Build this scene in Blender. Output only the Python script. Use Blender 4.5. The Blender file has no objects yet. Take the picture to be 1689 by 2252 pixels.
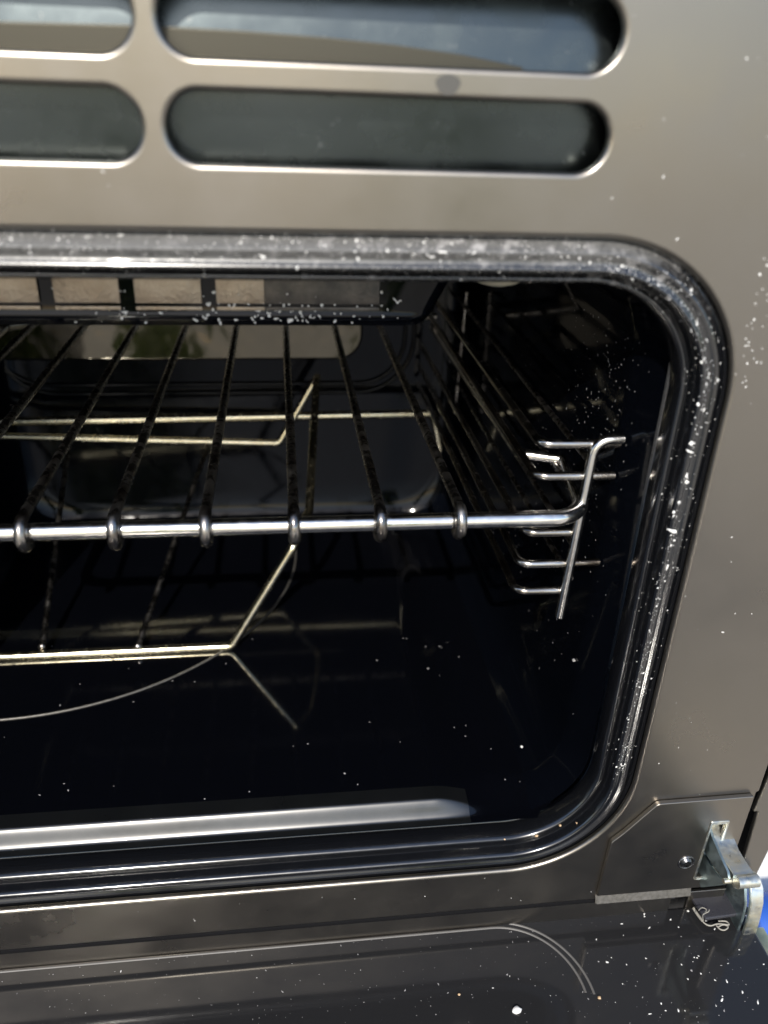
import bpy, bmesh, math, random
from mathutils import Vector, Matrix
import numpy as np
S = bpy.context.scene
COL = S.collection
rnd = random.Random(7)

# ------------------------------------------------------------------ camera
PITCH, YAW, ROLL, FOC = math.radians(27.68), math.radians(-7.78), math.radians(2.1375), 1773.0
CAM = Vector((0, -.30, 0))
def _rx(t): return Matrix.Rotation(t, 3, 'X')
def _rz(t): return Matrix.Rotation(t, 3, 'Z')
CM = _rz(YAW) @ _rx(math.pi/2 - PITCH) @ _rz(ROLL)
cd = bpy.data.cameras.new('camera'); co = bpy.data.objects.new('camera', cd); COL.objects.link(co)
co.matrix_world = Matrix.Translation(CAM) @ CM.to_4x4()
cd.sensor_fit = 'VERTICAL'; cd.sensor_height = 36; cd.sensor_width = 27; cd.lens = FOC/2252*36
cd.clip_start = .01; cd.clip_end = 200
cd.dof.use_dof = True; cd.dof.focus_distance = .44; cd.dof.aperture_fstop = 5.8
S.camera = co

# ------------------------------------------------------------------ light
EL, AZ = math.radians(36), math.radians(-13)
SUN = Vector((math.cos(EL)*math.sin(AZ), -math.cos(EL)*math.cos(AZ), math.sin(EL)))
w = bpy.data.worlds.new('World'); S.world = w; w.use_nodes = True
nt = w.node_tree; bg = nt.nodes['Background']; bg.inputs[1].default_value = .15
sky = nt.nodes.new('ShaderNodeTexSky'); sky.sky_type = 'NISHITA'; sky.sun_disc = False
sky.sun_elevation = EL; sky.sun_rotation = math.atan2(SUN.x, SUN.y)
nt.links.new(sky.outputs[0], bg.inputs[0])
ld = bpy.data.lights.new('sun', 'SUN'); ld.energy = 3.6; ld.angle = math.radians(.53); ld.color = (1, .95, .86)
lo = bpy.data.objects.new('sun', ld); COL.objects.link(lo)
lo.rotation_euler = SUN.to_track_quat('Z', 'Y').to_euler()
S.view_settings.view_transform = 'Standard'; S.view_settings.look = 'None'
S.view_settings.exposure = 0.5; S.view_settings.gamma = 1
S.view_settings.use_curve_mapping = False

# ------------------------------------------------------------------ helpers
def ray(u, v): return (CM @ Vector((u-844.5, -(v-1126), -FOC))).normalized()
def PY(u, v, y=0): d = ray(u, v); return CAM + d*((y-CAM.y)/d.y)
def PZ(u, v, z): d = ray(u, v); return CAM + d*((z-CAM.z)/d.z)
def PX(u, v, x): d = ray(u, v); return CAM + d*((x-CAM.x)/d.x)

def mat(name, col, rough=.5, metal=0., spec=.5, coat=0., bump=None, dust=None, rvar=None, cvar=None):
    """bump=(scale,strength,dist); dust=(amount,scale,colour); rvar=(scale,lo,hi); cvar=(scale,colour2)"""
    m = bpy.data.materials.new(name); m.use_nodes = True
    N = m.node_tree; L = N.links; b = N.nodes['Principled BSDF']
    b.inputs['Base Color'].default_value = (*col, 1); b.inputs['Roughness'].default_value = rough
    b.inputs['Metallic'].default_value = metal; b.inputs['Specular IOR Level'].default_value = spec
    b.inputs['Coat Weight'].default_value = coat; b.inputs['Coat Roughness'].default_value = .05
    tc = N.nodes.new('ShaderNodeTexCoord')
    def noise(s, det=4, r=.55):
        n = N.nodes.new('ShaderNodeTexNoise'); n.inputs['Scale'].default_value = s
        n.inputs['Detail'].default_value = det; n.inputs['Roughness'].default_value = r
        L.new(tc.outputs['Object'], n.inputs['Vector']); return n.outputs['Fac']
    def ramp(src, a, bb, c0=0., c1=1.):
        n = N.nodes.new('ShaderNodeMapRange'); n.inputs['From Min'].default_value = a; n.inputs['From Max'].default_value = bb
        n.inputs['To Min'].default_value = c0; n.inputs['To Max'].default_value = c1
        L.new(src, n.inputs['Value']); return n.outputs[0]
    def mix(f, c1, c2):
        n = N.nodes.new('ShaderNodeMix'); n.data_type = 'RGBA'
        if f is not None: L.new(f, n.inputs['Factor'])
        for s, i in ((c1, 6), (c2, 7)):
            if isinstance(s, tuple): n.inputs[i].default_value = (*s, 1)
            else: L.new(s, n.inputs[i])
        return n.outputs[2]
    colout = col; rout = None
    if cvar: colout = mix(ramp(noise(cvar[0]), .35, .68), col, cvar[1])
    if rvar: rout = ramp(noise(rvar[0], 5, .6), .3, .7, rvar[1], rvar[2])
    if dust:
        amt, sc, dc = dust
        f = ramp(noise(sc, 8, .72), .62-amt*.35, .80-amt*.3)
        colout = mix(f, colout, dc)
        n = N.nodes.new('ShaderNodeMix'); L.new(f, n.inputs[0]); n.inputs[3].default_value = .9
        if rout: L.new(rout, n.inputs[2])
        else: n.inputs[2].default_value = rough
        rout = n.outputs[0]
        if metal:
            n = N.nodes.new('ShaderNodeMath'); n.operation = 'MULTIPLY_ADD'; L.new(f, n.inputs[0])
            n.inputs[1].default_value = -metal; n.inputs[2].default_value = metal; L.new(n.outputs[0], b.inputs['Metallic'])
    if not isinstance(colout, tuple): L.new(colout, b.inputs['Base Color'])
    if rout: L.new(rout, b.inputs['Roughness'])
    if bump:
        bn = N.nodes.new('ShaderNodeBump'); bn.inputs['Strength'].default_value = bump[1]; bn.inputs['Distance'].default_value = bump[2]
        L.new(noise(bump[0], 3), bn.inputs['Height']); L.new(bn.outputs[0], b.inputs['Normal'])
    return m

def link(name, me, m, parent=None, sharp=None, wn=False):
    me.materials.clear(); me.materials.append(m)
    o = bpy.data.objects.new(name, me); COL.objects.link(o)
    for p in me.polygons: p.use_smooth = True
    if sharp: me.set_sharp_from_angle(angle=math.radians(sharp))
    if wn:
        md = o.modifiers.new('wn', 'WEIGHTED_NORMAL'); md.keep_sharp = True; md.weight = 100
    if parent: o.parent = parent
    return o
def tag(o, label, cat, group=None, kind=None):
    if label: o['label'] = label
    if cat: o['category'] = cat
    if group: o['group'] = group
    if kind: o['kind'] = kind
    return o
def empty(name, label, cat, loc=(0, 0, 0), group=None):
    o = bpy.data.objects.new(name, None); COL.objects.link(o); o.location = loc; o.empty_display_size = .02
    return tag(o, label, cat, group)
def mesh(verts, faces):
    me = bpy.data.meshes.new('m'); me.from_pydata([tuple(v) for v in verts], [], faces); me.update(); return me

def fillet(pts, r, n=8, closed=False):
    """round the corners of a 3D polyline; r number or list per point"""
    P = [Vector(p) for p in pts]; out = []; N = len(P)
    for i, p in enumerate(P):
        if not closed and i in (0, N-1): out.append(p); continue
        a, b = P[i-1], P[(i+1) % N]; rr = r[i] if isinstance(r, (list, tuple)) else r
        u, v = (a-p).normalized(), (b-p).normalized(); ang = u.angle(v)
        if rr <= 0 or ang > 3.1: out.append(p); continue
        t = min(rr/math.tan(ang/2), (a-p).length*.49 if not (not closed and i == 1) else (a-p).length*.98, (b-p).length*.49)
        rr = t*math.tan(ang/2); c = p + (u+v).normalized()*(rr/math.sin(ang/2))
        s, e = p+u*t-c, p+v*t-c; tot = s.angle(e); ax = s.cross(e).normalized()
        for k in range(n+1): out.append(c + Matrix.Rotation(tot*k/n, 3, ax) @ s)
    return out
def tube_me(path, r, seg=14, closed=False, cap=True, jitter=0):
    P = [Vector(p) for p in path]; n = len(P); V = []; F = []
    up = None
    for i in range(n):
        if closed: t = (P[(i+1) % n]-P[i-1]).normalized()
        else: t = (P[min(i+1, n-1)]-P[max(i-1, 0)]).normalized()
        if up is None:
            up = Vector((0, 0, 1)) if abs(t.z) < .9 else Vector((0, 1, 0))
        up = (up - t*up.dot(t)).normalized(); s = t.cross(up)
        rr = (r[i] if isinstance(r, list) else r)*(1+jitter*(rnd.random()-.5))
        for k in range(seg):
            a = 2*math.pi*k/seg; V.append(P[i]+(up*math.cos(a)+s*math.sin(a))*rr)
    for i in range(n if closed else n-1):
        for k in range(seg):
            a, b = i*seg+k, i*seg+(k+1) % seg; j = (i+1) % n
            c, d = j*seg+(k+1) % seg, j*seg+k; F.append((a, b, c, d))
    if cap and not closed:
        F.append(tuple(range(seg))); F.append(tuple(reversed(range((n-1)*seg, n*seg))))
    me = mesh(V, F)
    bm = bmesh.new(); bm.from_mesh(me); bmesh.ops.recalc_face_normals(bm, faces=bm.faces); bm.to_mesh(me); bm.free()
    return me
def tube(name, path, r, m, parent=None, seg=14, closed=False):
    return link(name, tube_me(path, r, seg, closed), m, parent, sharp=60)
def join_me(*ms):
    V = []; F = []
    for me in ms:
        o = len(V); V += [v.co.copy() for v in me.vertices]; F += [tuple(o+i for i in p.vertices) for p in me.polygons]
    return mesh(V, F)

def rrect(x0, x1, z0, z1, r, n=12):
    P = []
    for cx, cz, a0 in ((x1-r, z1-r, 0), (x0+r, z1-r, 90), (x0+r, z0+r, 180), (x1-r, z0+r, 270)):
        for k in range(n+1):
            a = math.radians(a0+90*k/n); P.append((cx+r*math.cos(a), cz+r*math.sin(a)))
    return P
def plate_me(outer, holes=(), y=0., thick=.0015, bev=.0005, res=3, axis='Y'):
    """flat plate in the XZ plane, its front face at y, rolled edges; axis 'Z': outline is XY and the top face is at y"""
    cu = bpy.data.curves.new('c', 'CURVE'); cu.dimensions = '2D'; cu.fill_mode = 'BOTH'
    for L in (outer, *holes):
        s = cu.splines.new('POLY'); s.points.add(len(L)-1)
        for p, q in zip(s.points, L): p.co = (q[0], q[1], 0, 1)
        s.use_cyclic_u = True
    cu.extrude = max(thick/2-bev, 1e-5); cu.bevel_depth = bev; cu.bevel_resolution = res; cu.offset = -bev
    o = bpy.data.objects.new('c', cu); COL.objects.link(o)
    me = bpy.data.meshes.new_from_object(o.evaluated_get(bpy.context.evaluated_depsgraph_get()))
    bpy.data.objects.remove(o); bpy.data.curves.remove(cu)
    for v in me.vertices:
        x, a, b = v.co
        v.co = (x, y+thick/2-b, a) if axis == 'Y' else (x, a, y-thick/2+b)
    me.update(); return me
def plate(name, outer, holes, y, thick, bev, m, parent=None, axis='Y', res=3):
    return link(name, plate_me(outer, holes, y, thick, bev, res, axis), m, parent, sharp=40, wn=True)
def box_me(x0, x1, y0, y1, z0, z1, bev=.0005):
    bm = bmesh.new(); bmesh.ops.create_cube(bm, size=1)
    for v in bm.verts: v.co = ((x0+x1)/2+v.co.x*(x1-x0), (y0+y1)/2+v.co.y*(y1-y0), (z0+z1)/2+v.co.z*(z1-z0))
    if bev: bmesh.ops.bevel(bm, geom=list(bm.edges), offset=bev, segments=2, affect='EDGES', profile=.5)
    me = bpy.data.meshes.new('b'); bm.to_mesh(me); bm.free(); return me
def box(name, *a, m=None, parent=None, bev=.0005):
    return link(name, box_me(*a, bev=bev), m, parent, sharp=35)
def ext_x_me(prof, x0, x1):
    """closed (y,z) outline pushed from x0 to x1"""
    n = len(prof); V = [(x0, *p) for p in prof]+[(x1, *p) for p in prof]
    F = [tuple(range(n)), tuple(reversed(range(n, 2*n)))]+[(i, i+n, (i+1) % n+n, (i+1) % n) for i in range(n)]
    me = mesh(V, F); bm = bmesh.new(); bm.from_mesh(me)
    bmesh.ops.recalc_face_normals(bm, faces=bm.faces)
    ed = [e for e in bm.edges if abs(e.verts[0].co.x-e.verts[1].co.x) < 1e-6]
    bmesh.ops.bevel(bm, geom=ed, offset=.0004, segments=2, affect='EDGES')
    bm.to_mesh(me); bm.free(); return me

# ------------------------------------------------------------------ materials
M = {}
M['panel'] = mat('satin_panel', (.30, .277, .242), .31, 1, rvar=(18, .25, .38), cvar=(9, (.28, .258, .232)), bump=(260, .04, .0004))
M['trim'] = mat('satin_trim', (.27, .255, .235), .38, 1, rvar=(70, .33, .42))
M['enamel'] = mat('black_enamel', (.0015, .002, .0035), .07, 0, .22, rvar=(60, .04, .12), bump=(120, .03, .0006))
M['enamel_clean'] = mat('black_enamel_floor', (.0015, .0018, .003), .2, 0, .45, .45, rvar=(45, .05, .10), bump=(60, .03, .0008))
M['roll'] = mat('front_roll_enamel', (.004, .0045, .005), .3, 0, 1., .3, rvar=(45, .27, .36), bump=(60, .03, .0008))
M['flange'] = mat('flange_enamel', (.005, .0055, .007), .13, 0, 1., .7, rvar=(80, .14, .24), bump=(200, .05, .0004), dust=(-.25, 330, (.16, .16, .17)))
def dusty_top(m):
    """dirt that lies along the top of the rim, thickest right of the middle"""
    N = m.node_tree; L = N.links; b = N.nodes['Principled BSDF']
    tc = N.nodes.new('ShaderNodeTexCoord'); sp = N.nodes.new('ShaderNodeSeparateXYZ'); L.new(tc.outputs['Object'], sp.inputs[0])
    def mr(src, a, c, d0, d1):
        n = N.nodes.new('ShaderNodeMapRange'); n.inputs[1].default_value = a; n.inputs[2].default_value = c
        n.inputs[3].default_value = d0; n.inputs[4].default_value = d1; L.new(src, n.inputs[0]); return n.outputs[0]
    def op(o, a, c):
        n = N.nodes.new('ShaderNodeMath'); n.operation = o
        for i, q in enumerate((a, c)):
            if isinstance(q, float): n.inputs[i].default_value = q
            else: L.new(q, n.inputs[i])
        return n.outputs[0]
    z = mr(sp.outputs[2], -.085, -.058, 0., 1.); x = mr(sp.outputs[0], -.06, .07, .25, 1.)
    n1 = N.nodes.new('ShaderNodeTexNoise'); n1.inputs['Scale'].default_value = 520; n1.inputs['Detail'].default_value = 4
    n2 = N.nodes.new('ShaderNodeTexNoise'); n2.inputs['Scale'].default_value = 190; n2.inputs['Detail'].default_value = 5
    L.new(tc.outputs['Object'], n1.inputs[0]); L.new(tc.outputs['Object'], n2.inputs[0])
    amt = op('MULTIPLY', z, x)
    fine = op('MULTIPLY', mr(n1.outputs[0], .42, .72, .12, 1.), op('MULTIPLY', amt, .55))
    patch = op('MULTIPLY', mr(n2.outputs[0], .54, .72, 0., 1.), op('MULTIPLY', amt, .9))
    up = op('MULTIPLY', mr(sp.outputs[2], -.060, -.0535, 0., .75), mr(n1.outputs[0], .3, .6, .55, 1.))
    f = op('MAXIMUM', op('MAXIMUM', fine, patch), up)
    dc = N.nodes.new('ShaderNodeMix'); dc.data_type = 'RGBA'; L.new(patch, dc.inputs[0])
    dc.inputs[6].default_value = (.10, .098, .095, 1); dc.inputs[7].default_value = (.38, .37, .37, 1)
    rl = b.inputs['Roughness'].links[0].from_socket; L.new(op('MAXIMUM', rl, op('MULTIPLY', f, 1.0)), b.inputs['Roughness'])
    mx = N.nodes.new('ShaderNodeMix'); mx.data_type = 'RGBA'; L.new(f, mx.inputs[0])
    old = b.inputs['Base Color'].links
    if old: L.new(old[0].from_socket, mx.inputs[6])
    L.new(dc.outputs[2], mx.inputs[7]); L.new(mx.outputs[2], b.inputs['Base Color'])
    cm = op('SUBTRACT', .6, op('MULTIPLY', f, .6)); L.new(cm, b.inputs['Coat Weight'])
dusty_top(M['flange'])
M['chrome'] = mat('chrome', (.92, .90, .86), .2, 1, rvar=(200, .12, .26), cvar=(120, (.75, .72, .68)), bump=(300, .05, .0002))
M['warm'] = mat('heat_tinted_chrome', (1., .93, .70), .22, 1, rvar=(200, .14, .3), cvar=(90, (.85, .76, .52)))
M['wire'] = mat('dull_chrome', (.42, .40, .38), .22, 1, rvar=(160, .15, .4), cvar=(60, (.10, .085, .075)), bump=(400, .12, .0002))
M['rail'] = mat('rail_wire', (.6, .58, .55), .18, 1, rvar=(160, .12, .3), cvar=(40, (.2, .17, .14)))
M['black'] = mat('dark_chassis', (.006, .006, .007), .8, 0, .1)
M['duct'] = mat('duct_enamel', (.085, .10, .104), .25, 1, .5, 0, rvar=(60, .2, .32), bump=(50, .06, .001), dust=(-.05, 200, (.2, .2, .2)))
M['glass'] = mat('door_glass', (.016, .016, .017), .10, 0, .45, rvar=(40, .05, .11), dust=(-.13, 420, (.25, .25, .25)))
M['doorframe'] = mat('door_frame_black', (.035, .035, .042), .28, 0, .5, rvar=(80, .22, .36))
M['zinc'] = mat('zinc_steel', (.62, .66, .66), .34, 1, rvar=(300, .25, .5), cvar=(180, (.72, .68, .55)), bump=(500, .15, .0002))
M['zincshade'] = mat('sky_shade_zinc', (.36, .44, .46), .4, 1, rvar=(200, .3, .55), bump=(300, .1, .0002))  # bluish darker zinc: sky reflection and shade of left-facing hinge plates in the colour
M['gold'] = mat('yellow_zinc', (.72, .62, .38), .35, 1, rvar=(120, .25, .5), cvar=(90, (.5, .42, .25)))
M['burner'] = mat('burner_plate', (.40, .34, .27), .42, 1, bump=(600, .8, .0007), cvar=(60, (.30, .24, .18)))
M['burner_dim'] = mat('dim_burner_plate', (.12, .11, .10), .45, 1, bump=(700, .6, .0006), cvar=(90, (.05, .05, .05)))  # darker copy of the burner plate, dims the right end of the strip
M['dust'] = mat('white_dust', (.75, .74, .72), .85)
M['dimdust'] = mat('grey_dust', (.30, .29, .29), .9)
M['crumb'] = mat('crumb', (.42, .27, .14), .8, cvar=(900, (.6, .45, .3)))
M['lint'] = mat('lint', (.30, .285, .25), .9)
M['lip'] = mat('worn_lip', (.11, .105, .095), .5, .6, cvar=(500, (.17, .16, .15)), bump=(500, .3, .0003))
M['wedge'] = mat('grey_wedge', (.085, .08, .066), .42, 1)
M['smudge'] = mat('drip_mark', (.07, .068, .062), .6)
M['rib'] = mat('rib_line', (.10, .095, .09), .45)
M['screw'] = mat('dark_screw', (.25, .25, .26), .25, 1)
M['oval_cream'] = mat('cream_gloss', (.55, .52, .42), .3)
M['back'] = mat('back_panel_enamel', (.085, .078, .064), .08, 1, rvar=(20, .05, .12), bump=(14, .25, .006))

# ------------------------------------------------------------------ setting
M['ground'] = mat('pale_paving', (.52, .47, .40), .8, cvar=(3, (.40, .36, .31)), bump=(80, .3, .01))
gp = mesh([(-40, -40, 0), (40, -40, 0), (40, 40, 0), (-40, 40, 0)], [(0, 1, 2, 3)])
M['wall'] = mat('beige_render', (.62, .50, .36), .9, cvar=(2, (.55, .45, .33)))
M['leaf'] = mat('hedge_leaf', (.22, .32, .04), .6, cvar=(5, (.38, .42, .05)))
gw = box_me(-4.2, -.9, -3.6, -3.4, -.93, 1.9, .01); gw.transform(Matrix.Rotation(math.radians(-18), 4, 'Z'))
tag(link('garden_wall', gw, M['wall'], sharp=35), 'beige rendered garden wall reflected in the metal, behind the viewer', 'wall')
def shrub(name, cx, cy, wd, h, label, n=700, m='leaf'):
    V = []; F = []
    for i in range(n):
        p = Vector((cx+rnd.gauss(0, wd*.4), cy+rnd.gauss(0, .15), -.93+h*rnd.random()**.8))
        a, b = Vector((rnd.gauss(0, 1), rnd.gauss(0, 1), rnd.gauss(0, 1))).normalized(), Vector((rnd.gauss(0, 1), rnd.gauss(0, 1), rnd.gauss(0, 1))).normalized()
        o = len(V); r = rnd.uniform(.05, .11); V += [p-a*r, p+b*r*.5, p+a*r, p-b*r*.5]; F.append((o, o+1, o+2, o+3))
    tag(link(name, mesh(V, F), M[m]), label, 'shrub')
shrub('shrub', -.50, -2.6, .14, 1.5, 'slim green shrub behind the viewer, mirrored in the back of the oven')
shrub('shrub', .52, -2.6, .16, 1.15, 'yellow green shrub behind the viewer, mirrored between the vent slots')
g = link('ground', gp, M['ground']); g.location = (0, 0, -.93); tag(g, None, None, kind='structure')

M['white'] = mat('white_board_paint', (.8, .8, .78), .5)
M['blue'] = mat('blue_foam', (.02, .09, .42), .5)
o = box('white_board', .40, 1.6, .325, 1.5, -.93, -.905, m=M['white'], bev=.004); tag(o, 'white board lying on the paving, a bright sliver right of the hinge', 'board')
rm = empty('rolled_mat', 'blue rolled mat on the ground, seen beyond the hinge strap at the right edge', 'mat', (.9, .285, -.90))
P = [(.55+.7*t, .285, -.897) for t in (0, .25, .5, .75, 1)]
o = tube('roll', P, .033, M['blue'], seg=32); o.parent = rm; o.matrix_parent_inverse = Matrix.Translation(rm.location).inverted()
spi = [(.549, .285+(.004+.0038*t)*math.cos(t), -.897+(.004+.0038*t)*math.sin(t)) for t in np.linspace(0, 7.2, 60)]
o = tube('end_spiral', spi, .0012, M['white'], seg=6); o.parent = rm; o.matrix_parent_inverse = Matrix.Translation(rm.location).inverted()

# ------------------------------------------------------------------ oven
oven = empty('oven', 'black built-in oven with its door folded down, filling the whole picture', 'oven', (-.04, 0, -.93))
def ov(o): o.parent = oven; o.matrix_parent_inverse = oven.matrix_basis.inverted(); return o
X0, X1, Z0, Z1, RR = -.2642, .1842, -.3924, -.0463, .065
panel_out = [(-.36, .13), (.2605, .13), (.2605, -.3430), (.2590, -.3440), (.2590, -.3600), (.2310, -.3600), (.2310, -.4248), (-.36, -.4248)]
slots = []
for xa, xb in ((-.3566, -.2044), (-.1962, -.0440), (-.0362, .1158)):
    for za, zb in ((-.0244, -.0024), (.0071, .0296), (.0391, .0616), (.0711, .0936)):
        slots.append(rrect(xa, xb, za, zb, (zb-za)/2*.999, 14))
bpy.context.view_layer.update()
fp = plate('front_panel', panel_out, [rrect(X0, X1, Z0, Z1, RR, 28)]+slots, 0, .0040, .0018, M['panel'], res=4); ov(fp)
fp['label'] = 'satin dark metal front panel pierced by rounded vent slots'
# lower strip of the front and its small cut-out
ov(plate('lower_rail', [(-.36, -.4272), (.2268, -.4272), (.2268, -.4425), (-.36, -.4425)], [], .0010, .002, .0004, M['panel']))
ov(plate('lower_rail_end', [(.2375, -.4266), (.2610, -.4266), (.2610, -.4425), (.2375, -.4425)], [], .0010, .002, .0004, M['panel']))
ov(plate('side_trim', [(.2630, .13), (.2630, -.3345), (.2614, -.3600), (.2640, -.3600), (.2656, -.4010), (.2775, -.4205), (.2800, -.395), (.2810, .13)], [], .0006, .003, .0009, M['trim']))
ov(box('gap_shade_strip', -.36, .2265, .0002, .0042, -.4276, -.4244, m=M['black'], bev=.0002))  # black strip standing in for the shade inside the groove
# chassis plate behind the gaps
ov(plate('chassis', [(-.36, .13), (.281, .13), (.281, -.43), (.275, -.4435), (-.36, -.4435)],
         [rrect(X0+.003, X1-.003, Z0+.003, Z1-.003, RR-.003, 16), rrect(-.358, .13, -.036, .110, .01, 6)], .0105, .002, .0003, M['black']))
for k, (a, b_) in enumerate((((-.36, .276), (.012, .55)),)):
    ov(box('side_casing', .2775, .2808, .013, .58, -.90, .13, m=M['doorframe']))
ov(box('top_casing', -.36, .277, .013, .58, .132, .136, m=M['doorframe']))
ov(box('lower_casing', -.36, .276, .016, .58, -.90, -.446, m=M['doorframe']))

# funnel-shaped flange round the mouth: one profile swept round the rounded rectangle
def ring(s, y, n=28):
    r = max(RR-s, .012); return [(x, y, z) for x, z in rrect(X0+s, X1-s, Z0+s, Z1-s, r, n)]
def catmull(P, n=5):
    out = []
    for i in range(len(P)-1):
        a, b, c, d = P[max(i-1, 0)], P[i], P[i+1], P[min(i+2, len(P)-1)]
        for k in range(n):
            t = k/n; out.append(tuple(.5*((2*b[j])+(-a[j]+c[j])*t+(2*a[j]-5*b[j]+4*c[j]-d[j])*t*t+(-a[j]+3*b[j]-3*c[j]+d[j])*t**3) for j in range(2)))
    out.append(P[-1]); return out
def sweep(prof):
    V = []; F = []
    for s, y in prof: V += ring(s, y)
    n = len(ring(0, 0))
    for i in range(len(prof)-1):
        for k in range(n):
            F.append((i*n+k, i*n+(k+1) % n, (i+1)*n+(k+1) % n, (i+1)*n+k))
    me = mesh(V, F); bm = bmesh.new(); bm.from_mesh(me); bmesh.ops.recalc_face_normals(bm, faces=bm.faces)
    bm.faces.ensure_lookup_table()
    bm.to_mesh(me); bm.free(); return me
gasket = catmull([(-.0018, .0046), (.0006, .0046), (.0016, .0040), (.0038, .0021), (.0052, .0008), (.0060, .0003)])
fl = catmull([(.0060, .0003), (.0070, .0006), (.0086, .0012), (.0100, .0010), (.0110, .0002), (.0121, -.0001), (.0131, .0012), (.0138, .0046), (.0144, .0086), (.0150, .0088), (.0156, .0078), (.0164, .0071), (.0173, .0073), (.0181, .0086), (.0186, .0108), (.0187, .0140), (.0180, .0190), (.0150, .0230), (.0126, .0260)])
o = link('outer_flange', sweep(gasket), M['flange'], sharp=50); ov(o)
o = link('inner_flange', sweep(fl), M['flange'], sharp=50); ov(o)

# cavity shell
def shell():
    V = []; F = []
    secs = [(.0180, .0126, .0215, .046), (.0200, .0122, .030, .046), (.0238, .0122, .0440, .046), (.0243, .0122, .0480, .044), (.0243, .0122, .30, .042), (.0243, .0122, .352, .042), (.0265, .0150, .370, .045), (.032, .022, .381, .045), (.044, .034, .385, .045)]
    for sx, s, y, r in secs:
        V += [(x, y, z) for x, z in rrect(X0+sx, X1-sx, Z0+s+.008, Z1-s, r, 14)]
    n = 60
    for i in range(len(secs)-1):
        for k in range(n): F.append((i*n+k, i*n+(k+1) % n, (i+1)*n+(k+1) % n, (i+1)*n+k))
    F.append(tuple(range((len(secs)-1)*n, len(secs)*n)))
    return mesh(V, F)
o = link('cavity', shell(), M['enamel'], sharp=50); ov(o); o['label'] = 'glossy black enamel oven interior'
# pressed floor pan with its front roll and shallow well
def floor_h(x, y):
    def ss(a, b, t): t = min(max((t-a)/(b-a), 0), 1); return t*t*(3-2*t)
    side = 1-ss(.080, .116, x)
    z = -.3690
    z += .0092*ss(.0188, .0268, y)*side + .0035*ss(.019, .05, y)*(1-side)
    return z
xs = list(np.linspace(-.24, .05, 24)) + list(np.linspace(.054, .172, 70)); ys = list(np.linspace(.0155, .045, 46))+list(np.linspace(.047, .12, 60))+list(np.linspace(.13, .383, 12))
V = [(x, y, floor_h(x, y)) for y in ys for x in xs]; nx = len(xs)
F = [(j*nx+i, j*nx+i+1, (j+1)*nx+i+1, (j+1)*nx+i) for j in range(len(ys)-1) for i in range(nx-1)]
o = link('floor_pan', mesh(V, F), M['enamel_clean']); ov(o)
o.data.materials.append(M['roll'])
for p in o.data.polygons: p.material_index = 1 if p.center.y < .036 and p.center.x < .100 else 0
arc = [(-.19+.197*math.cos(a), .31+.197*math.sin(a)) for a in np.radians(np.linspace(-104, 6, 60))]
o = tube('floor_ring', [(x, y, floor_h(x, y)+.0002) for x, y in arc if y < .378], .0008, M['lip']); ov(o); o['label'] = 'thin pale circular line on the oven floor'
# back wall embossing
bp = rrect(-.30+.055, .068, -.2065, -.085, .022, 10)
o = plate('back_panel', bp, [], .3765, .006, .002, M['back']); ov(o)
o.data.transform(Matrix.Translation((0, .3765, -.14)) @ Matrix.Rotation(math.radians(-6), 4, 'X') @ Matrix.Translation((0, -.3765, .14)))
for s in (0, .008):
    ov(tube('pressed_edge', [(x, .3835, z) for x, z in rrect(-.238, .106+s, -.232-s, -.09, .04+s, 10)], .0018, M['enamel'], closed=True))

# grill burner under the roof
gx = .060
tb = catmull([(.050, -.066), (.0495, -.080), (.0490, -.0858), (.0485, -.0885), (.051, -.0915), (.058, -.093), (.12, -.093)], 5)
V = []; F = []
ends = [(-.245, 0), (.040, 0), (gx-.006, 0), (gx, .002), (gx+.004, .006)]
for x, dy in ends:
    for y, z in tb:
        V.append((x + (z+.0915)*.55*(1 if x > .03 else 0), y+dy, z))
n = len(tb)
for i in range(len(ends)-1):
    for k in range(n-1): F.append((i*n+k, (i+1)*n+k, (i+1)*n+k+1, i*n+k+1))
a = len(V)
for y, z in tb: V.append((gx+.012+(z+.0915)*.55, y+.06, z))
for k in range(n-1): F.append(((len(ends)-1)*n+k, a+k, a+k+1, (len(ends)-1)*n+k+1))
grill = link('grill_shield', mesh(V, F), M['enamel'], sharp=60); ov(grill)
px0 = -.245
for xb in (-.1360, -.0956, -.0634, -.0301, -.0040, .0420):
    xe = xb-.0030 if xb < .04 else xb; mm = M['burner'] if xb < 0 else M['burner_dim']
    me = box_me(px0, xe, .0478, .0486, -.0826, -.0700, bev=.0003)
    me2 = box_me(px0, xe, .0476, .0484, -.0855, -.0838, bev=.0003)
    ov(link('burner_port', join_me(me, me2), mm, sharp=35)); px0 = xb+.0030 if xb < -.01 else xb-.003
# cream ellipsoid under the roof, right of the grill shield
bm = bmesh.new(); bmesh.ops.create_uvsphere(bm, u_segments=24, v_segments=12, radius=1)
for v in bm.verts: v.co = (.094+v.co.x*.018, .052+v.co.y*.018, -.0625+v.co.z*.0125)
me = bpy.data.meshes.new('l'); bm.to_mesh(me); bm.free(); o = link('roof_oval', me, M['oval_cream']); ov(o)

# scorch mark between the slots
o = plate('mark', [(.0572+.0042*math.cos(t)*(1+.1*math.sin(3*t)), .0019+.0032*math.sin(t)) for t in np.linspace(0, 2*math.pi, 21)[:-1]], [], -.00012, .0002, .00005, M['smudge']); ov(o)
o['label'] = 'round grey drip mark on the bar between the vent slots'
ov(tube('stray_hair', [(.0961+.0168*t, .0155, .0215-.0012*math.sin(math.pi*t)) for t in np.linspace(0, 1, 9)], .00022, M['black'], seg=6))
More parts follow.
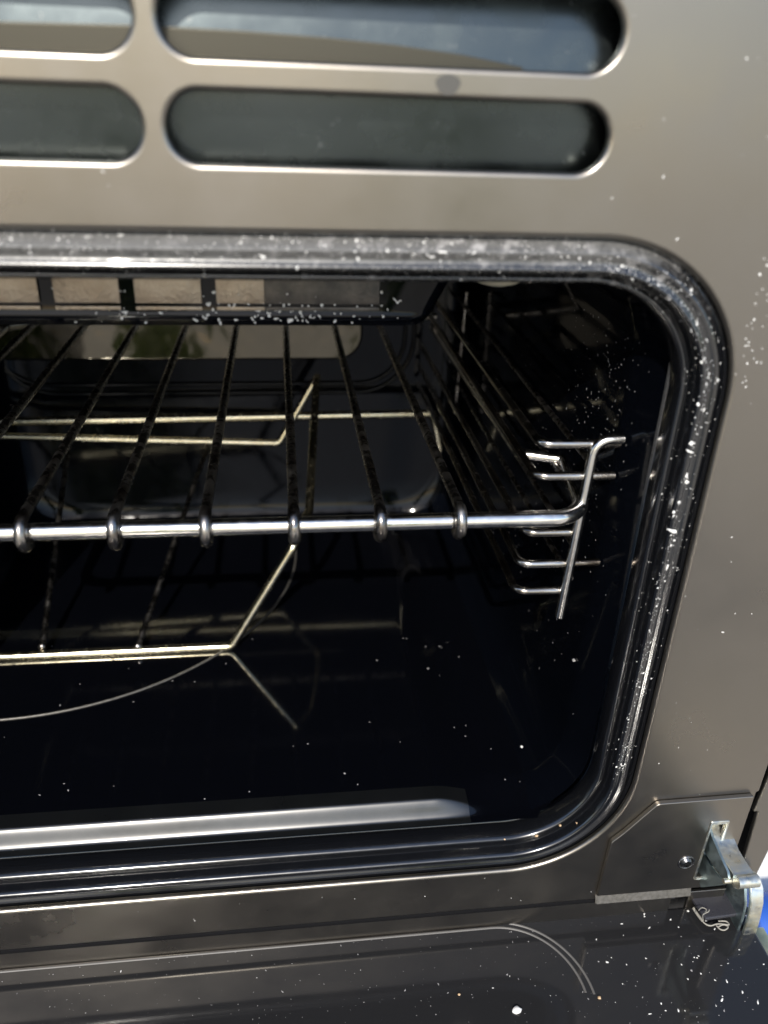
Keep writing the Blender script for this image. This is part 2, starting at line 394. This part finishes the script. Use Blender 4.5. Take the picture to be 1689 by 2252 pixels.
# air duct behind the vent slots
def sheet(name, pts, m, thick=.0012):
    me = mesh(pts, [tuple(range(len(pts)))]); o = link(name, me, m)
    md = o.modifiers.new('s', 'SOLIDIFY'); md.thickness = thick; return o
V = []; F = []
prof = [(.0135, -.0345), (.0128, -.026), (.0118, -.012), (.0112, -.0005), (.0117, .004), (.0126, .010), (.0138, .018), (.0157, .030), (.0200, .06), (.0280, .118)]
prof = catmull(prof, 4)
for x in (-.357, -.1, 0, .06, .10, .129):
    for y, z in prof: V.append((x, y+(0 if x < .09 else 0), z))
n = len(prof)
for i in range(5):
    for k in range(n-1): F.append((i*n+k, (i+1)*n+k, (i+1)*n+k+1, i*n+k+1))
o = link('air_duct', mesh(V, F), M['duct']); ov(o)
bt_ = [PY(q*1.018, v*1.018, .0098) for q, v in ((1130, 145), (1000, 118), (850, 96), (700, 80), (520, 66), (300, 54), (0, 46), (-200, 44))]
ov(plate('duct_wedge', [(p.x, p.z) for p in bt_]+[(bt_[-1].x, .0030), (bt_[0].x, .0030)], [], .0098, .0010, .0003, M['wedge']))  # plate cut to the outline of the tan wedge behind the upper slots
ov(box('duct_side', .1290, .1310, .0035, .045, -.0350, .118, m=M['duct']))
ov(box('duct_floor', -.357, .1289, .0045, .0128, -.0362, -.0348, m=M['black']))

# hinge plate
hp_out = fillet([(.1762, 0, -.4175), (.1768, 0, -.3722), (.1830, 0, -.3654), (.1990, 0, -.3440), (.2555, 0, -.3434), (.2555, 0, -.4175)], [0, .004, .004, .004, .001, 0], 4, True)
slot = rrect(.2350, .2440, -.4080, -.3622, .0008, 2)
hp = plate('hinge_plate', [(p.x, p.z) for p in hp_out], [slot], -.0030, .0028, .0005, M['panel']); ov(hp)
led = ext_x_me([(-.0010, -.4192), (-.0030, -.4246), (-.0020, -.4254), (.0010, -.4198)], .1762, .2360)
ov(link('hinge_plate_lip', led, M['lip'], sharp=35))
def child(o, p):
    o.parent = p; o.matrix_parent_inverse = p.matrix_basis.inverted() if p.parent is None else Matrix(); return o
def sub(o, p):            # sub-part: p is already parented to the oven with an inverse, its own basis is identity
    o.parent = p; return o
# screw
bm = bmesh.new()
bmesh.ops.create_cone(bm, cap_ends=True, segments=28, radius1=.0040, radius2=.0026, depth=.0018)
bmesh.ops.rotate(bm, verts=bm.verts, matrix=Matrix.Rotation(math.radians(90), 3, 'X'))
me = bpy.data.meshes.new('s'); bm.to_mesh(me); bm.free()
me.transform(Matrix.Translation((.2262, -.0037, -.3938)))
me = join_me(me); s1 = link('screw', me, M['screw'], sharp=30); sub(s1, hp)
cr = [box_me(.2262-.0021, .2262+.0021, -.0049, -.0040, -.3938-.0004, -.3938+.0004, bev=0), box_me(.2262-.0004, .2262+.0004, -.00492, -.0040, -.3938-.0021, -.3938+.0021, bev=0)]
sub(link('screw_cross', join_me(*cr), M['black']), hp)
sub(tube('screw_washer', [(.2262+.0046*math.cos(t), -.0030, -.3938+.0046*math.sin(t)) for t in np.linspace(0, 2*math.pi, 33)[:-1]], .0007, M['screw'], closed=True), hp)
# hinge
zh = lambda u, v: (1450+u/6.94, 1780+v/6.94)
def yz(u, v, x): p = PX(*zh(u, v), x); return (p.y, p.z)
frame = plate('hinge', rrect(.2338, .2452, -.4095, -.3608, .0012, 3), [rrect(.2352, .2436, -.4088, -.3632, .0006, 2)], -.0036, .0014, .0004, M['zinc']); ov(frame)
frame['label'] = 'silver door hinge arm leaving its slot'
hub = box_me(.2364, .2428, .0005, .0040, -.3680, -.3645, bev=.0004)
sub(link('catch', hub, M['zinc'], sharp=35), frame)
top = [yz(770, 260, .2392), yz(830, 470, .2392), yz(900, 650, .2392), yz(1000, 820, .2392), yz(1110, 985, .2392), yz(1170, 1150, .2392)]
arm_prof = [(.012, -.3665), (.0015, -.3690)]+[(p[0], p[1]) for p in top]
arm_prof2 = arm_prof + [(top[-1][0]+.001, top[-1][1]-.005), (-.020, -.3835), (-.004, -.3845), (.012, -.384)]
sub(link('arm', ext_x_me(arm_prof2, .2398, .2520), M['zinc'], sharp=35), frame)
lp = [yz(*q, .2372) for q in ((700, 275), (655, 400), (655, 520), (700, 680), (830, 880), (980, 1090), (1060, 1060), (1040, 950), (900, 640), (800, 400), (770, 290))]
sub(link('arm_cheek', ext_x_me(lp, .2372, .2386), M['zincshade'], sharp=35), frame)
lp = [yz(*q, .2392) for q in ((655, 500), (570, 800), (545, 1000), (640, 1190), (1010, 1155), (960, 1060), (820, 890), (700, 690))]
sub(link('lower_cheek', ext_x_me(lp, .2389, .2397), M['zincshade'], sharp=35), frame)
p = PX(*zh(1030, 1090), .2372)
rv = tube('rivet', [(.2352, p.y, p.z), (.2400, p.y, p.z)], .0016, M['zinc']); sub(rv, frame)
p2 = PX(*zh(1180, 1130), .2392)
rb = [(.2392+.012*t, p2.y+.0004, p2.z+.0006) for t in (0, 1)]
sub(tube('hinge_knuckle', rb, .0036, M['zinc'], seg=24), frame)

# door, folded down flat
door_out = [(p.x, p.y) for p in fillet([(-.355, .0030, 0), (.2745, .0030, 0), (.2745, -.46, 0), (-.355, -.46, 0)], [.008, .010, .012, .012], 6, True)]
door = plate('door', door_out, [], -.4420, .030, .0022, M['glass'], axis='Z'); ov(door)
door['label'] = 'open oven door lying flat, black glass inner face with dust'
dl = rrect(-.243, .1630, -.44, .0034, .048, 24)
zr = lambda pts, z: [(x, y, z) for x, y in pts]
for off in (0, .0045):
    L = rrect(-.243+off, .1630-off, -.40, .0030-off*.7, .048-off, 26)
    L = [q for q in L if q[0] > -.22 and q[1] > -.25]
    # keep the run in order from the right side up and over to the left
    L = sorted(L, key=lambda q: (0 if q[0] < .115 else 1, q[0] if q[0] < .115 else -q[1]))
    sub(tube('door_rib', zr(L, -.4422), .0008, M['rib'], seg=8), door)
cover = [PZ(*zh(*q), -.4330) for q in ((420, 1235), (1080, 1175), (1425, 1565), (705, 1665))]
cp = plate('hinge_cover', [(q.x, q.y) for q in reversed(cover)], [], -.4330, .0026, .0008, M['doorframe'], axis='Z'); sub(cp, door)
cp2 = box_me(.2460, .2600, -.004, .008, -.4422, -.4357, bev=.0003); sub(link('hinge_cover_foot', cp2, M['black'], sharp=35), door)
st = [( -.0015, -.4085), (-.0070, -.4065), (-.0125, -.4100), (-.0165, -.4180), (-.0185, -.4300), (-.0195, -.4480), (-.0170, -.4480), (-.0160, -.4300), (-.0140, -.4190), (-.0110, -.4125), (-.0070, -.4090), (-.0015, -.4105)]
sub(link('door_strap', ext_x_me(st, .2655, .2735), M['zinc'], sharp=50), door)
st = [(.004, -.408), (-.0060, -.4070), (-.0110, -.4120), (-.0150, -.4200), (-.0165, -.4300), (-.0165, -.445), (.004, -.445)]
sub(link('door_bracket', ext_x_me(st, .2630, .2645), M['zincshade'], sharp=50), door)
sub(box('door_side_strip', .2752, .2835, -.455, -.012, -.452, -.447, m=M['gold']), door)
sub(tube('door_handle', fillet([(-.25, -.462, -.455), (-.25, -.462, -.50), (.18, -.462, -.50), (.18, -.462, -.455)], .01), .008, M['chrome']), door)

# ------------------------------------------------------------------ upper wire rack
rack = empty('wire_rack', 'chrome wire rack pushed into the upper runners, thick front bar with six looped wires', 'oven rack', (-.04, .03, -.18))
def rk(o): o.parent = rack; o.matrix_parent_inverse = Matrix.Translation(rack.location).inverted(); return o
BZ, BY, BR = -.1800, .0300, .0040
fr = fillet([(-.22, .37, -.179), (-.22, BY, BZ), (.1445, BY, BZ-.0006), (.1492, .0720, BZ+.0015), (.1515, .0890, BZ+.0035), (.1280, .0960, BZ+.0045), (.1270, .37, BZ+.002)], [0, .016, .020, .006, .004, .006, 0], 8)
rr = []
for q in fr: rr.append(BR if q.y < .04 else max(.0031, BR-(q.y-.04)*.018))
rk(tube('frame', fr, rr, M['chrome'], seg=24))
rk(tube('back_bar', [(-.222, .3705, -.1690), (.130, .3705, -.1690)], .003, M['wire']))
WX = [-.1955, -.1555, -.1160, -.0768, -.0366, .0032, .0432, .0809]
for i, x in enumerate(WX):
    R_ = BR+.0028; P = [(x, .374, -.1745), (x, .10, -.1738), (x, BY+.004, BZ+R_)]
    for a in np.radians(np.linspace(90, 292, 16)):
        P.append((x, BY+R_*math.cos(a), BZ+R_*math.sin(a)))
    P += [(x, BY+.0052, BZ-R_+.001)]
    rad = [.0026]*3+[.0028]*17
    rk(tube('wire', P, rad, M['wire'], seg=14))

# ------------------------------------------------------------------ side runners
run = empty('side_runner', 'wire shelf runner ladder hooked to the right inner wall', 'shelf runner', (.16, .2, -.2))
def rn(o): o.parent = run; o.matrix_parent_inverse = Matrix.Translation(run.location).inverted(); return o
WALL = .1602
def lad(z, yf, xi, xe, nm='rail'):
    return rn(tube(nm, fillet([(xi, .372, z+.001), (xi, yf, z), (xe, yf+.0005, z-.0006)], .006, 6), .0022, M['rail']))
lad(-.1470, .0425, .1205, WALL)
lad(-.1640, .0425, .1205, WALL)
lad(-.1950, .0420, .1185, .1470)
lad(-.2135, .0420, .1182, WALL)
lad(-.2300, .0420, .1180, .1450)
rn(tube('upright', fillet([(WALL, .0400, -.1440), (.1466, .0400, -.1440), (.1425, .0392, -.2450)], .008, 8), .0025, M['chrome']))
for y in (.350,):
    rn(tube('upright', [(.1500, y, -.1440), (.1480, y, -.2480)], .0018, M['wire']))
for z in (-.1555, -.1790, -.2040, -.2220):
    rn(tube('rail', [(.1455, .0400, z), (.1480, .372, z+.002)], .0016, M['wire']))

# ------------------------------------------------------------------ lower wire grid
low = empty('wire_grid', 'thin wire grid with a dropped front standing on the oven floor', 'wire grid', (-.12, .2, -.365))
def lw(o): o.parent = low; o.matrix_parent_inverse = Matrix.Translation(low.location).inverted(); return o
d = lambda u, v: (u*1.018, v*1.018)
FZ = -.3595
c0 = PZ(*d(500, 1396), FZ+.002); yf = c0.y
tp = PY(*d(634, 1180), yf+.004)
bt = PY(*d(603, 957), .345); btt = PY(*d(686, 812), .350)
bl = PY(*d(-60, 941), .345)
fr = fillet([(-.238, yf, FZ+.002), (c0.x, yf, FZ+.002), (tp.x, tp.y, tp.z), (tp.x+.012, tp.y+.03, tp.z+.012), (btt.x-.002, .330, btt.z), (btt.x, .350, btt.z), (bt.x, .345, bt.z), (bl.x, .345, bl.z)], [0, .006, .006, .01, .006, .004, .006, 0], 6)
lw(tube('frame', fr, .0031, M['warm']))
for u0, v0, u1, v1 in ((300, 1388, 452, 955), (95, 1388, 150, 945)):
    a = PZ(*d(u0, v0), FZ+.006); b = PY(*d(u1, v1), .346)
    lw(tube('wire', [(a.x, a.y-.004, a.z), b], .0021, M['wire']))
    bm = bmesh.new(); bmesh.ops.create_icosphere(bm, subdivisions=2, radius=.0032)
    me = bpy.data.meshes.new('k'); bm.to_mesh(me); bm.free(); me.transform(Matrix.Translation((a.x, a.y-.004, a.z)))
    lw(link('weld', me, M['wire']))
a, b, c = PY(*d(-40, 912), .352), PY(*d(936, 893), .352), PY(*d(951, 972), .352)
hb = empty('hooked_bar', 'long bright wire bar across the back with its right end bent down', 'rack bar', tuple((a+b)/2))
o = tube('bar', fillet([a, b, c], .006, 8), .0038, M['warm']); o.parent = hb; o.matrix_parent_inverse = Matrix.Translation(hb.location).inverted()

# ------------------------------------------------------------------ dust, crumbs, lint
def grain(me_list, p, r, flat=.5, n=None):
    k = rnd.choice((5, 6, 7)); a0 = rnd.random()*6.28
    n = Vector(n or (0, -1, 0)).normalized(); q0 = Matrix.Rotation(rnd.random()*3.14, 3, n) @ n.orthogonal().normalized(); t = q0; b = n.cross(t); el = rnd.choice((1, 1.2, 1.6, 2.4))
    V = []
    for i in range(k):
        rr = r*(.45+.9*rnd.random()); a = a0+6.283*i/k; V.append(p+t*math.cos(a)*rr*el+b*math.sin(a)*rr)
    V.append(p+n*r*flat); V.append(p-n*r*.2); F = [(i, (i+1) % k, k) for i in range(k)]+[((i+1) % k, i, k+1) for i in range(k)]
    me_list.append((V, F))
def grains(name, L, m, label=None, cat=None):
    V = []; F = []
    for v, f in L:
        o = len(V); V += v; F += [tuple(o+i for i in q) for q in f]
    o = link(name, mesh(V, F), m); o['kind'] = 'stuff'
    for p in o.data.polygons: p.use_smooth = False
    if label: o['label'] = label; o['category'] = cat
    return o
# flange dust: along the top and down the right side
def prof_at(s, P):
    for a, b in zip(P, P[1:]):
        if a[0] <= s <= b[0]: t = (s-a[0])/(b[0]-a[0]); return a[1]+(b[1]-a[1])*t
    return 0.
full = sorted(gasket[3:], key=lambda q: q[0])+[q for q in fl if q[0] > .0060 and q[1] < .0115]
full.sort(key=lambda q: q[0])
L = []
def flange_pt(u, s):
    """u in 0..1 from left end of the top, round the corner, down the right side"""
    r = RR-s; top = (X1-RR)-(-.12); arc_ = r*math.pi/2; side = (Z1-RR)-(Z0+RR); tot = top+arc_+side
    q = u*tot
    if q < top: return Vector((-.12+q, 0, Z1-s)), Vector((0, 0, 1))
    q -= top
    if q < arc_:
        a = math.pi/2-q/r; return Vector((X1-RR+r*math.cos(a), 0, Z1-RR+r*math.sin(a))), Vector((math.cos(a), 0, math.sin(a)))
    q -= arc_; return Vector((X1-s, 0, Z1-RR-q)), Vector((1, 0, 0))
for i in range(1500):
    u = rnd.random()
    if u < .42: s = rnd.uniform(.0008, .0085) if rnd.random() < .8 else rnd.uniform(.001, .017)
    else: s = rnd.gauss(.0105, .0022) if rnd.random() < .75 else rnd.uniform(.001, .017)
    if u > .62 and rnd.random() < .35: continue
    if s < .0005 or s > .017: continue
    p, od = flange_pt(u, s); p.y = prof_at(s, full)
    r = min(rnd.lognormvariate(-8.75, .5), .0007)*(1 if u > .42 else 1.0)
    grain(L, p, r, .6, tuple(Vector((0, -1, 0))+od*.3))
for u, s, r in ((.565, .0125, .0010), (.600, .0125, .0010), (.632, .0120, .0013), (.640, .0118, .0010), (.663, .0108, .0017), (.669, .0100, .0011), (.685, .0118, .0009), (.694, .0125, .0010), (.712, .0118, .0014), (.725, .009, .0009)):
    p, od = flange_pt(u, s); p.y = prof_at(s, full); grain(L, p, r*.8, .5, (0, -1, .2))
o = grains('flange_dust', L, M['dust'], 'pale dust and grit along the rim of the oven mouth', 'dust')
# grit on the grill shield
L = []
for i in range(210):
    x = rnd.gauss(-.002, .013) if rnd.random() < .6 else rnd.uniform(-.10, .055); z = rnd.uniform(-.0912, -.0755)
    y = .0490+(.002 if z < -.09 else 0)
    grain(L, Vector((x, y-.0008, z)), rnd.uniform(.00022, .00075), .5, (.3, -1, .3))
grains('shield_grit', L, M['dust'], 'bright specks clinging to the black grill shield', 'grit')
# specks on the front panel, door, cavity wall, floor
L = []
for i in range(230):
    x, z = rnd.uniform(-.1, .26), rnd.uniform(-.42, .03)
    if X0 < x < X1 and Z0 < z < Z1: continue
    if (-.2 < x < .118) and z > -.027: continue
    if x < .1 and rnd.random() < .5: continue
    grain(L, Vector((x, -.0001, z)), rnd.uniform(.0001, .00034), .3)
for i in range(50):
    x = .184+abs(rnd.gauss(0, .008)); z = rnd.gauss(-.075, .022)
    if (x-.119)**2+(z+.111)**2 > .066**2 and x < .258: grain(L, Vector((x, -.0001, z)), rnd.uniform(.00015, .0004), .3)
grains('panel_specks', L, M['dust'], 'scattered pale specks on the metal front panel', 'specks')
L = []
LD = []
for i in range(620):
    x, y = rnd.uniform(-.17, .272), rnd.uniform(-.10, .0)
    grain(L if i % 8 == 0 else LD, Vector((x, y, -.4419)), min(rnd.lognormvariate(-8.8, .5), .0007), .6, (0, 0, 1))
for i in range(40):
    x, y = rnd.gauss(.225, .025), rnd.uniform(-.06, 0)
    if x < .27: grain(L, Vector((x, y, -.4419)), rnd.uniform(.0002, .0006), .6, (0, 0, 1))
grains('door_specks', L, M['dust'], 'scattered white crumbs and specks on the black door glass', 'specks')
grains('door_dust', LD, M['dimdust'], 'fine grey dust scattered over the black door glass', 'dust')
L = []
for i in range(420):
    y, z = rnd.uniform(.03, .30), rnd.uniform(-.34, -.08)
    if rnd.random() < .6: y, z = rnd.gauss(.07, .03), rnd.gauss(-.13, .04)
    if y < .033 or z > -.075 or z < -.35: continue
    grain(L, Vector((.1597 if y > .048 else .1642-(y-.03)*.31, y, z)), rnd.uniform(.0001, .00045), .4, (-1, 0, 0))
for i in range(46):
    x, y = rnd.uniform(-.18, .165), rnd.uniform(.035, .19)
    grain(L, Vector((x, y, floor_h(x, y)+.0002)), rnd.uniform(.0002, .0006), .5, (0, 0, 1))
grains('cavity_specks', L, M['dimdust'], 'faint grey specks on the inner wall and floor of the oven', 'specks')

def crumb(u, v, z=None, x=None, y=None, r=.0012, m='crumb', label=''):
    p = PZ(u, v, z) if z is not None else (PX(u, v, x) if x is not None else PY(u, v, y))
    bm = bmesh.new(); bmesh.ops.create_icosphere(bm, subdivisions=2, radius=r)
    sx = rnd.uniform(.8, 1.5)
    for q in bm.verts: q.co *= rnd.uniform(.75, 1.2); q.co.x *= sx; q.co.z *= .7
    me = bpy.data.meshes.new('k'); bm.to_mesh(me); bm.free()
    o = link('crumb', me, M[m]); o.location = p; tag(o, label, 'crumb', 'crumbs and flakes lying about the oven mouth'); return o
crumb(1148, 1643, z=-.3635, r=.0013, m='dust', label='cream crumb alone on the dark oven floor, right of centre')
crumb(1010, 2187, z=-.4412, r=.0007, m='crumb', label='small brown crumb at the end of the curved rib on the door')
crumb(1318, 2194, z=-.4412, r=.0010, m='crumb', label='round tan crumb on the door glass right of the curved rib')
crumb(1137, 2222, z=-.4412, r=.0021, m='dust', label='large pale flake near the bottom edge of the door glass')
crumb(1272, 1810, y=.004, r=.0014, m='crumb', label='yellowish sliver caught in the lower right corner of the flange')
crumb(1262, 1452, x=.1590, r=.0012, m='dimdust', label='grey flake stuck low on the right inner wall')
for (u, v), lb in zip(((1318, 1743), (1301, 1762), (1268, 1800), (1232, 1815), (1180, 1838), (1110, 1845)),
                  ('orange flake highest in the lower right rim corner', 'brown flake second down in the lower right rim corner', 'tiny brown flake beside the yellowish sliver in the rim',
                   'pale flake under the dark corner of the oven floor', 'brown flake on the rim just before it straightens', 'flat tan flake on the bottom rim below the floor roll end')):
    crumb(u, v, y=.0078, r=.0008, m='crumb', label=lb)

def lintpath(P, z=-.4385, wob=.0006):
    Q = [PZ(*zh(*q), z+rnd.uniform(0, wob)) for q in P]; out = []
    for i in range(len(Q)-1):
        a, b, c, e = Q[max(i-1, 0)], Q[i], Q[i+1], Q[min(i+2, len(Q)-1)]
        for k in range(6):
            t = k/6; out.append(.5*((2*b)+(-a+c)*t+(2*a-5*b+4*c-e)*t*t+(-a+3*b-3*c+e)*t**3))
    out.append(Q[-1]); return out
lint = empty('lint_strand', 'curled cream thread of lint hanging off the dark hinge cover onto the door', 'lint', tuple(PZ(*zh(900, 1750), -.4385)))
def lt(o): o.parent = lint; o.matrix_parent_inverse = Matrix.Translation(lint.location).inverted(); return o
lt(tube('thick_end', lintpath([(520, 1505), (560, 1570), (610, 1640), (660, 1700)]), .00085, M['lint'], seg=8))
lt(tube('strand', lintpath([(640, 1680), (700, 1745), (780, 1775), (870, 1750), (960, 1750), (1060, 1760), (1020, 1710), (900, 1705)]), .00042, M['lint'], seg=6))
lt(tube('strand', lintpath([(870, 1770), (930, 1830), (1000, 1840), (1050, 1790), (980, 1760), (900, 1790)]), .00040, M['lint'], seg=6))
lt(tube('strand', lintpath([(670, 1690), (665, 1610), (750, 1560), (760, 1530)], -.4300), .00028, M['lint'], seg=6))
lt(tube('strand', lintpath([(600, 1540), (650, 1500), (720, 1530), (690, 1580)], -.4302), .00025, M['lint'], seg=6))
